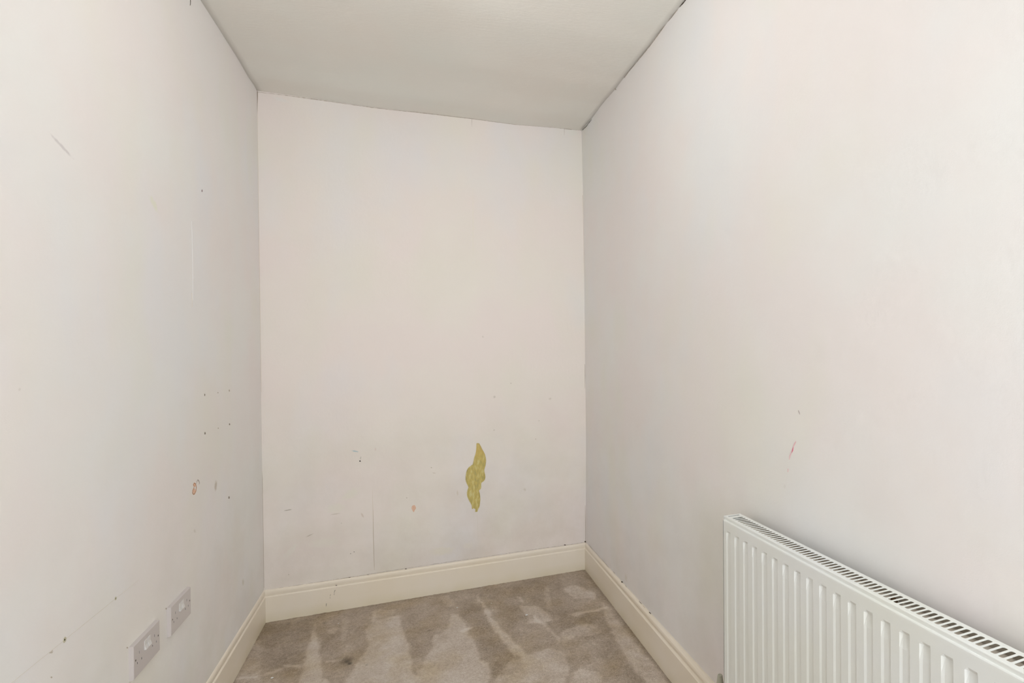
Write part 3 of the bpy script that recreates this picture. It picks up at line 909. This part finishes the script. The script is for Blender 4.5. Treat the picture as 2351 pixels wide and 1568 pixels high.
s1 = make_socket(-1.1401, .5678, 'white double wall socket nearer the camera, lower left of the two', xl(.52)-.0005)
s2 = make_socket(-.9172, .5678, 'white double wall socket farther along the wall, nearer the room corner', xl(.52)-.0005)
# dark dots at socket corners
for (x, y, r) in ((292, 1487, 1.5), (381.4, 1397.5, 1.5)):
    blob('corner_dot', wall_left, on_left, (x, y), r, r*1.2, mat_gapsoft, NL, .0008, 10)
# raw rim of paint and gap along the plates' near edges
# screw holes with plugs along the pencil line
for (px, py, r) in ((148, 1469, 1.0), (265, 1374, .72)):
    c = on_left(px, py)
    bm = bmesh.new()
    n = 24
    R0, R1, R2 = .0052*r, .0034*r, .0016*r
    ringv = []
    for rr, xx in ((R0, .0003), ((R0+R1)/2, .0012), (R1, .0010), (R2, .0002)):
        ringv.append([bm.verts.new((c[0]+xx, c[1]+rr*(1+.12*noise.noise(Vector((i*.6, rr*900, px))))*math.cos(2*math.pi*i/n), c[2]+rr*1.15*math.sin(2*math.pi*i/n))) for i in range(n)])
    for k in range(3):
        for i in range(n):
            bm.faces.new((ringv[k][i], ringv[k][(i+1) % n], ringv[k+1][(i+1) % n], ringv[k+1][i]))
    w_ = obj('wall_plug', bm, mat_plug, wall_left, True)
    blob('screw_hole', wall_left, on_left, (px+.3, py-.3), 2.3*r, 4.2*r, mat_hole, NL, .0005, 12)
strip('scuff', wall_left, on_left, [(113, 1499), (117, 1498), (121, 1493)], [.002, .005, .002], m_dotpale, NL, .0003, .3)

# ------------------------------------------------------------------ radiator
XF, XB, YR, ZR, YT, PT = 1.5937, 1.6537, -1.6435, .8283, -1.6841, .0423
YN, ZBt = -2.86, .228
rad = bpy.data.objects.new('radiator', None); COL.objects.link(rad)
tag(rad, 'white corrugated panel radiator with slotted top grille fixed low on the right wall', 'radiator')


def rbox(name, a, b, m=mat_rad, bv=0, parent=rad):
    bm = bmesh.new(); add_box(bm, a, b); o = obj(name, bm, m, parent)
    if bv: bevel(o, bv)
    return o


# front panel: shoulder, flat border, pressed channels
XP = XF-.0032
zl = [ZR-.0090, ZR-.0092, ZR-.0100, ZR-.0122, ZR-.0150, ZR-.0385, ZR-.0450, ZR-.075]
xoff = [.010, .0040, .0012, .0002, 0, 0, 1, 2]
nb_ = [ZBt+.046, ZBt+.038, ZBt+.002, ZBt]
prof_y = []                                # (y, depth fraction)
yy = YR-.0025
pts = [(YR-.0040, 0)]
i = 0
while True:
    yt = YT-i*PT
    if yt-.03 < YN: break
    # pressed recess from far edge yt+.023 to near edge yt
    pts += [(yt+.0225, 0), (yt+.0165, 1), (yt+.0015, 1), (yt, 0)]
    i += 1
pts.append((YN+.0012, 0))
DEP = .0046
rows = []
for z, xo in zip(zl, xoff):
    rows.append([(XP+(xo if xo < 1 else 0)+(DEP*d if xo == 1 else .0016*d if xo == 2 else 0), y, z) for y, d in pts])
rows.append([(XP+.0016*d, y, ZBt+.105) for y, d in pts])
rows.append([(XP+DEP*d, y, ZBt+.046) for y, d in pts])
rows.append([(XP, y, ZBt+.038) for y, d in pts])
rows.append([(XP, y, ZBt+.003) for y, d in pts])
rows.append([(XP+.004, y, ZBt) for y, d in pts])
rows.append([(XP+.012, y, ZBt) for y, d in pts])
v, f = [], []
for r_ in rows: v += r_
n = len(pts)
for a in range(len(rows)-1):
    for k in range(n-1):
        f.append((a*n+k, a*n+k+1, (a+1)*n+k+1, (a+1)*n+k))
fp = pyobj('front_panel', v, f, mat_rad, rad)
sm = fp.modifiers.new('t', 'SOLIDIFY'); sm.thickness = .0012; sm.offset = 0
bevel(fp, .0007, 2)
# top grille: sheet with slots, folded lip down the front and the back
SP = .01235
slots = [(YR-.0125, YR-.0072, .0085, .0490)]
yy = YR-.0275
while yy-.0085 > YN+.02:
    slots.append((yy-.0087, yy, .0110, .0470)); yy -= SP
bm = bmesh.new()
xs_ = [XF, XF+.0085, XF+.0110, XF+.0470, XF+.0490, XB]
def slot_pts(ya, yb, xa, xb, n=5):
    """rounded slot outline, ccw"""
    r = (yb-ya)/2; cyy = (ya+yb)/2; r2 = min(r*.8, .003)
    out = []
    for (cx_, cy_, a0) in ((xb-r2, yb-r2, 0), (xa+r2, yb-r2, 90), (xa+r2, ya+r2, 180), (xb-r2, ya+r2, 270)):
        for k in range(4):
            a = math.radians(a0+30*k); out.append((cx_+r2*math.cos(a), cy_+r2*math.sin(a)))
    return out
# cells: each slot gets its own rectangle of sheet with a hole
ybreak = [YR]
for k in range(len(slots)-1): ybreak.append((slots[k][0]+slots[k+1][1])/2)
ybreak.append(YN)
vc = {}
def gv_(x, y, z):
    k = (round(x, 6), round(y, 6), round(z, 6))
    if k not in vc: vc[k] = bm.verts.new((x, y, z))
    return vc[k]
for k, (ya, yb, xa, xb) in enumerate(slots):
    y1_, y0_ = ybreak[k], ybreak[k+1]
    sp_ = slot_pts(ya, yb, XF+xa, XF+xb)
    corners = [(XB-.002, y1_), (XF+.0015, y1_), (XF+.0015, y0_), (XB-.002, y0_)]
    sv = [gv_(x, y, ZR) for x, y in sp_]; cv = [gv_(x, y, ZR) for x, y in corners]
    # four groups of 4 outline points belong to the four corners
    for c_ in range(4):
        g_ = sv[c_*4:c_*4+4]
        for m_ in range(3): bm.faces.new((cv[c_], g_[m_], g_[m_+1]))
        nx_ = (c_+1) % 4
        bm.faces.new((cv[c_], g_[3], sv[nx_*4], cv[nx_]))
    lo = [gv_(x, y, ZR-.0010) for x, y in sp_]   # folded slot rims
    for m_ in range(16):
        bm.faces.new((sv[m_], sv[(m_+1) % 16], lo[(m_+1) % 16], lo[m_]))
# folded front and back lips
for xe, s in ((XF, 1), (XB, -1)):
    path = [(xe+s*(.0015 if s == 1 else .002), ZR), (xe+s*.0005, ZR-.0005), (xe, ZR-.0018), (xe, ZR-.0115 if s == 1 else ZR-.02)]
    for (xa, za), (xb, zb) in zip(path, path[1:]):
        for k in range(len(ybreak)-1):
            bm.faces.new((gv_(xa, ybreak[k], za), gv_(xa, ybreak[k+1], za), gv_(xb, ybreak[k+1], zb), gv_(xb, ybreak[k], zb)))
obj('top_grille', bm, mat_rad, rad)
# end cover: folded side sheet with a small return seen past the front panel
bm = bmesh.new()
add_box(bm, (XF+.001, YR-.0004, ZBt+.01), (XB, YR+.0008, ZR-.001))
add_box(bm, (XF-.0022, YR+.0006, ZBt+.02), (XF+.006, YR+.0018, ZR-.014))
obj('side_cover', bm, mat_rad, rad)
rbox('side_cover', (XF+.001, YN-.0008, ZBt+.01), (XB, YN+.0004, ZR-.001))
rbox('gap_shade', (XF+.004, YR-.0048, ZBt+.01), (XF+.005, YR-.0002, ZR-.016), flat('gap_shade_brown', '6B6457', .9, .1))  # dark strip that paints in the shade of the side gap
rbox('corner_cap', (XF-.0002, YR-.007, ZR-.0112), (XF+.012, YR+.0016, ZR-.0006), bv=.001)
# water panel behind and the folded convector fins seen down the slots
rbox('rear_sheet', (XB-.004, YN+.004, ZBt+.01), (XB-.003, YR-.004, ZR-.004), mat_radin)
v, f = [], []
k = 0
y = YR-.006
xa, xb = XP+.013, XB-.010
while y > YN+.01:
    x = xa if k % 4 in (0, 1) else xb
    v += [(x, y, ZR-.021), (x, y, ZBt+.08)]
    y -= .0004 if k % 2 else .0115
    k += 1
f = [(2*i, 2*i+2, 2*i+3, 2*i+1) for i in range(k-1)]
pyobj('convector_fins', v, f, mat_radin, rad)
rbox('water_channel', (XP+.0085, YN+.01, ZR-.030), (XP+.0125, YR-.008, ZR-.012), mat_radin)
rbox('dust_bed', (XP+.013, YN+.01, ZR-.0200), (XB-.005, YR-.008, ZR-.0160), flat('duct_dust', 'DED5C9', .95, .05, 'CEC3B5', 40))
p_ = hit(2, ZR-.015, 2083, 1378)
bm = bmesh.new(); bmesh.ops.create_icosphere(bm, subdivisions=2, radius=.007)
for vv_ in bm.verts: vv_.co *= 1+.35*noise.noise(vv_.co*300)
o = obj('rust_lump', bm, mat_rust, rad, True); o.location = (XF+.036, p_[1]+.004, ZR-.012); o['label'] = 'brown lump seen inside a grille slot'
bm = bmesh.new(); cyl(bm, (XF+.038, p_[1]-.010, ZR-.012), .004, .004, 2, 12); o = obj('air_vent', bm, mat_screw, rad); o['label'] = 'small metal vent inside the slots'
# lockshield valve and pipe at the far bottom corner
vx, vy = 1.6125, YR+.055
bm = bmesh.new(); cyl(bm, (vx, vy, .272), .0115, .030, 2, 24, .0075)
cap = bevel(obj('valve_cap', bm, flat('valve_white', 'B9B7A6', .4, .4), rad), .002)
bm = bmesh.new(); cyl(bm, (vx, vy, .245), .0105, .027, 2, 6); cyl(bm, (vx, vy, .225), .012, .02, 2, 6)
cyl(bm, (vx, vy-.060, .250), .009, .060, 1, 16)
obj('valve_body', bm, flat('valve_metal', '9B998C', .35, .5, metal=.8), rad)
bm = bmesh.new(); cyl(bm, (vx, vy, .005), .0075, .222, 2, 20); obj('pipe', bm, flat('pipe_paint', 'D8D2C0', .5, .3), rad)
for yb_ in (YR-.16, YN+.16):
    rbox('wall_bracket', (XB-.002, yb_-.02, ZBt+.05), (xr(.5)+.002, yb_+.02, ZR-.05))

# ------------------------------------------------------------------ unseen pendant lamp, added to lift ceiling and walls
LX_, LY, zg = .86, -1.58, 2.47
lamp = bpy.data.objects.new('unseen_pendant', None); COL.objects.link(lamp)
zc = ix(LY, LE)*.5+ix(LY, RE)*.5
lamp.location = (LX_, LY, zc)
tag(lamp, 'unseen white globe pendant lamp added above the frame for light', 'lamp')
bm = bmesh.new(); cyl(bm, (0, 0, -.028), .05, .034, 2, 32, .055); bevel(obj('ceiling_rose', bm, mat_rad, lamp), .004)
bm = bmesh.new(); cyl(bm, (0, 0, zg-zc+.07), .003, zc-zg-.09, 2, 10); obj('flex', bm, mat_rad, lamp)
bm = bmesh.new(); cyl(bm, (0, 0, zg-zc+.062), .02, .045, 2, 24, .016); obj('lamp_holder', bm, mat_rad, lamp)
bm = bmesh.new(); bmesh.ops.create_uvsphere(bm, u_segments=40, v_segments=24, radius=.075)
mo = bpy.data.materials.new('opal_glass'); mo.use_nodes = True
bb = mo.node_tree.nodes['Principled BSDF']; bb.inputs['Base Color'].default_value = (.9, .9, .88, 1)
bb.inputs['Emission Color'].default_value = (1, .985, .97, 1); bb.inputs['Emission Strength'].default_value = LAMP_POWER
o = obj('opal_globe', bm, mo, lamp, True); o.location = (0, 0, zg-zc)
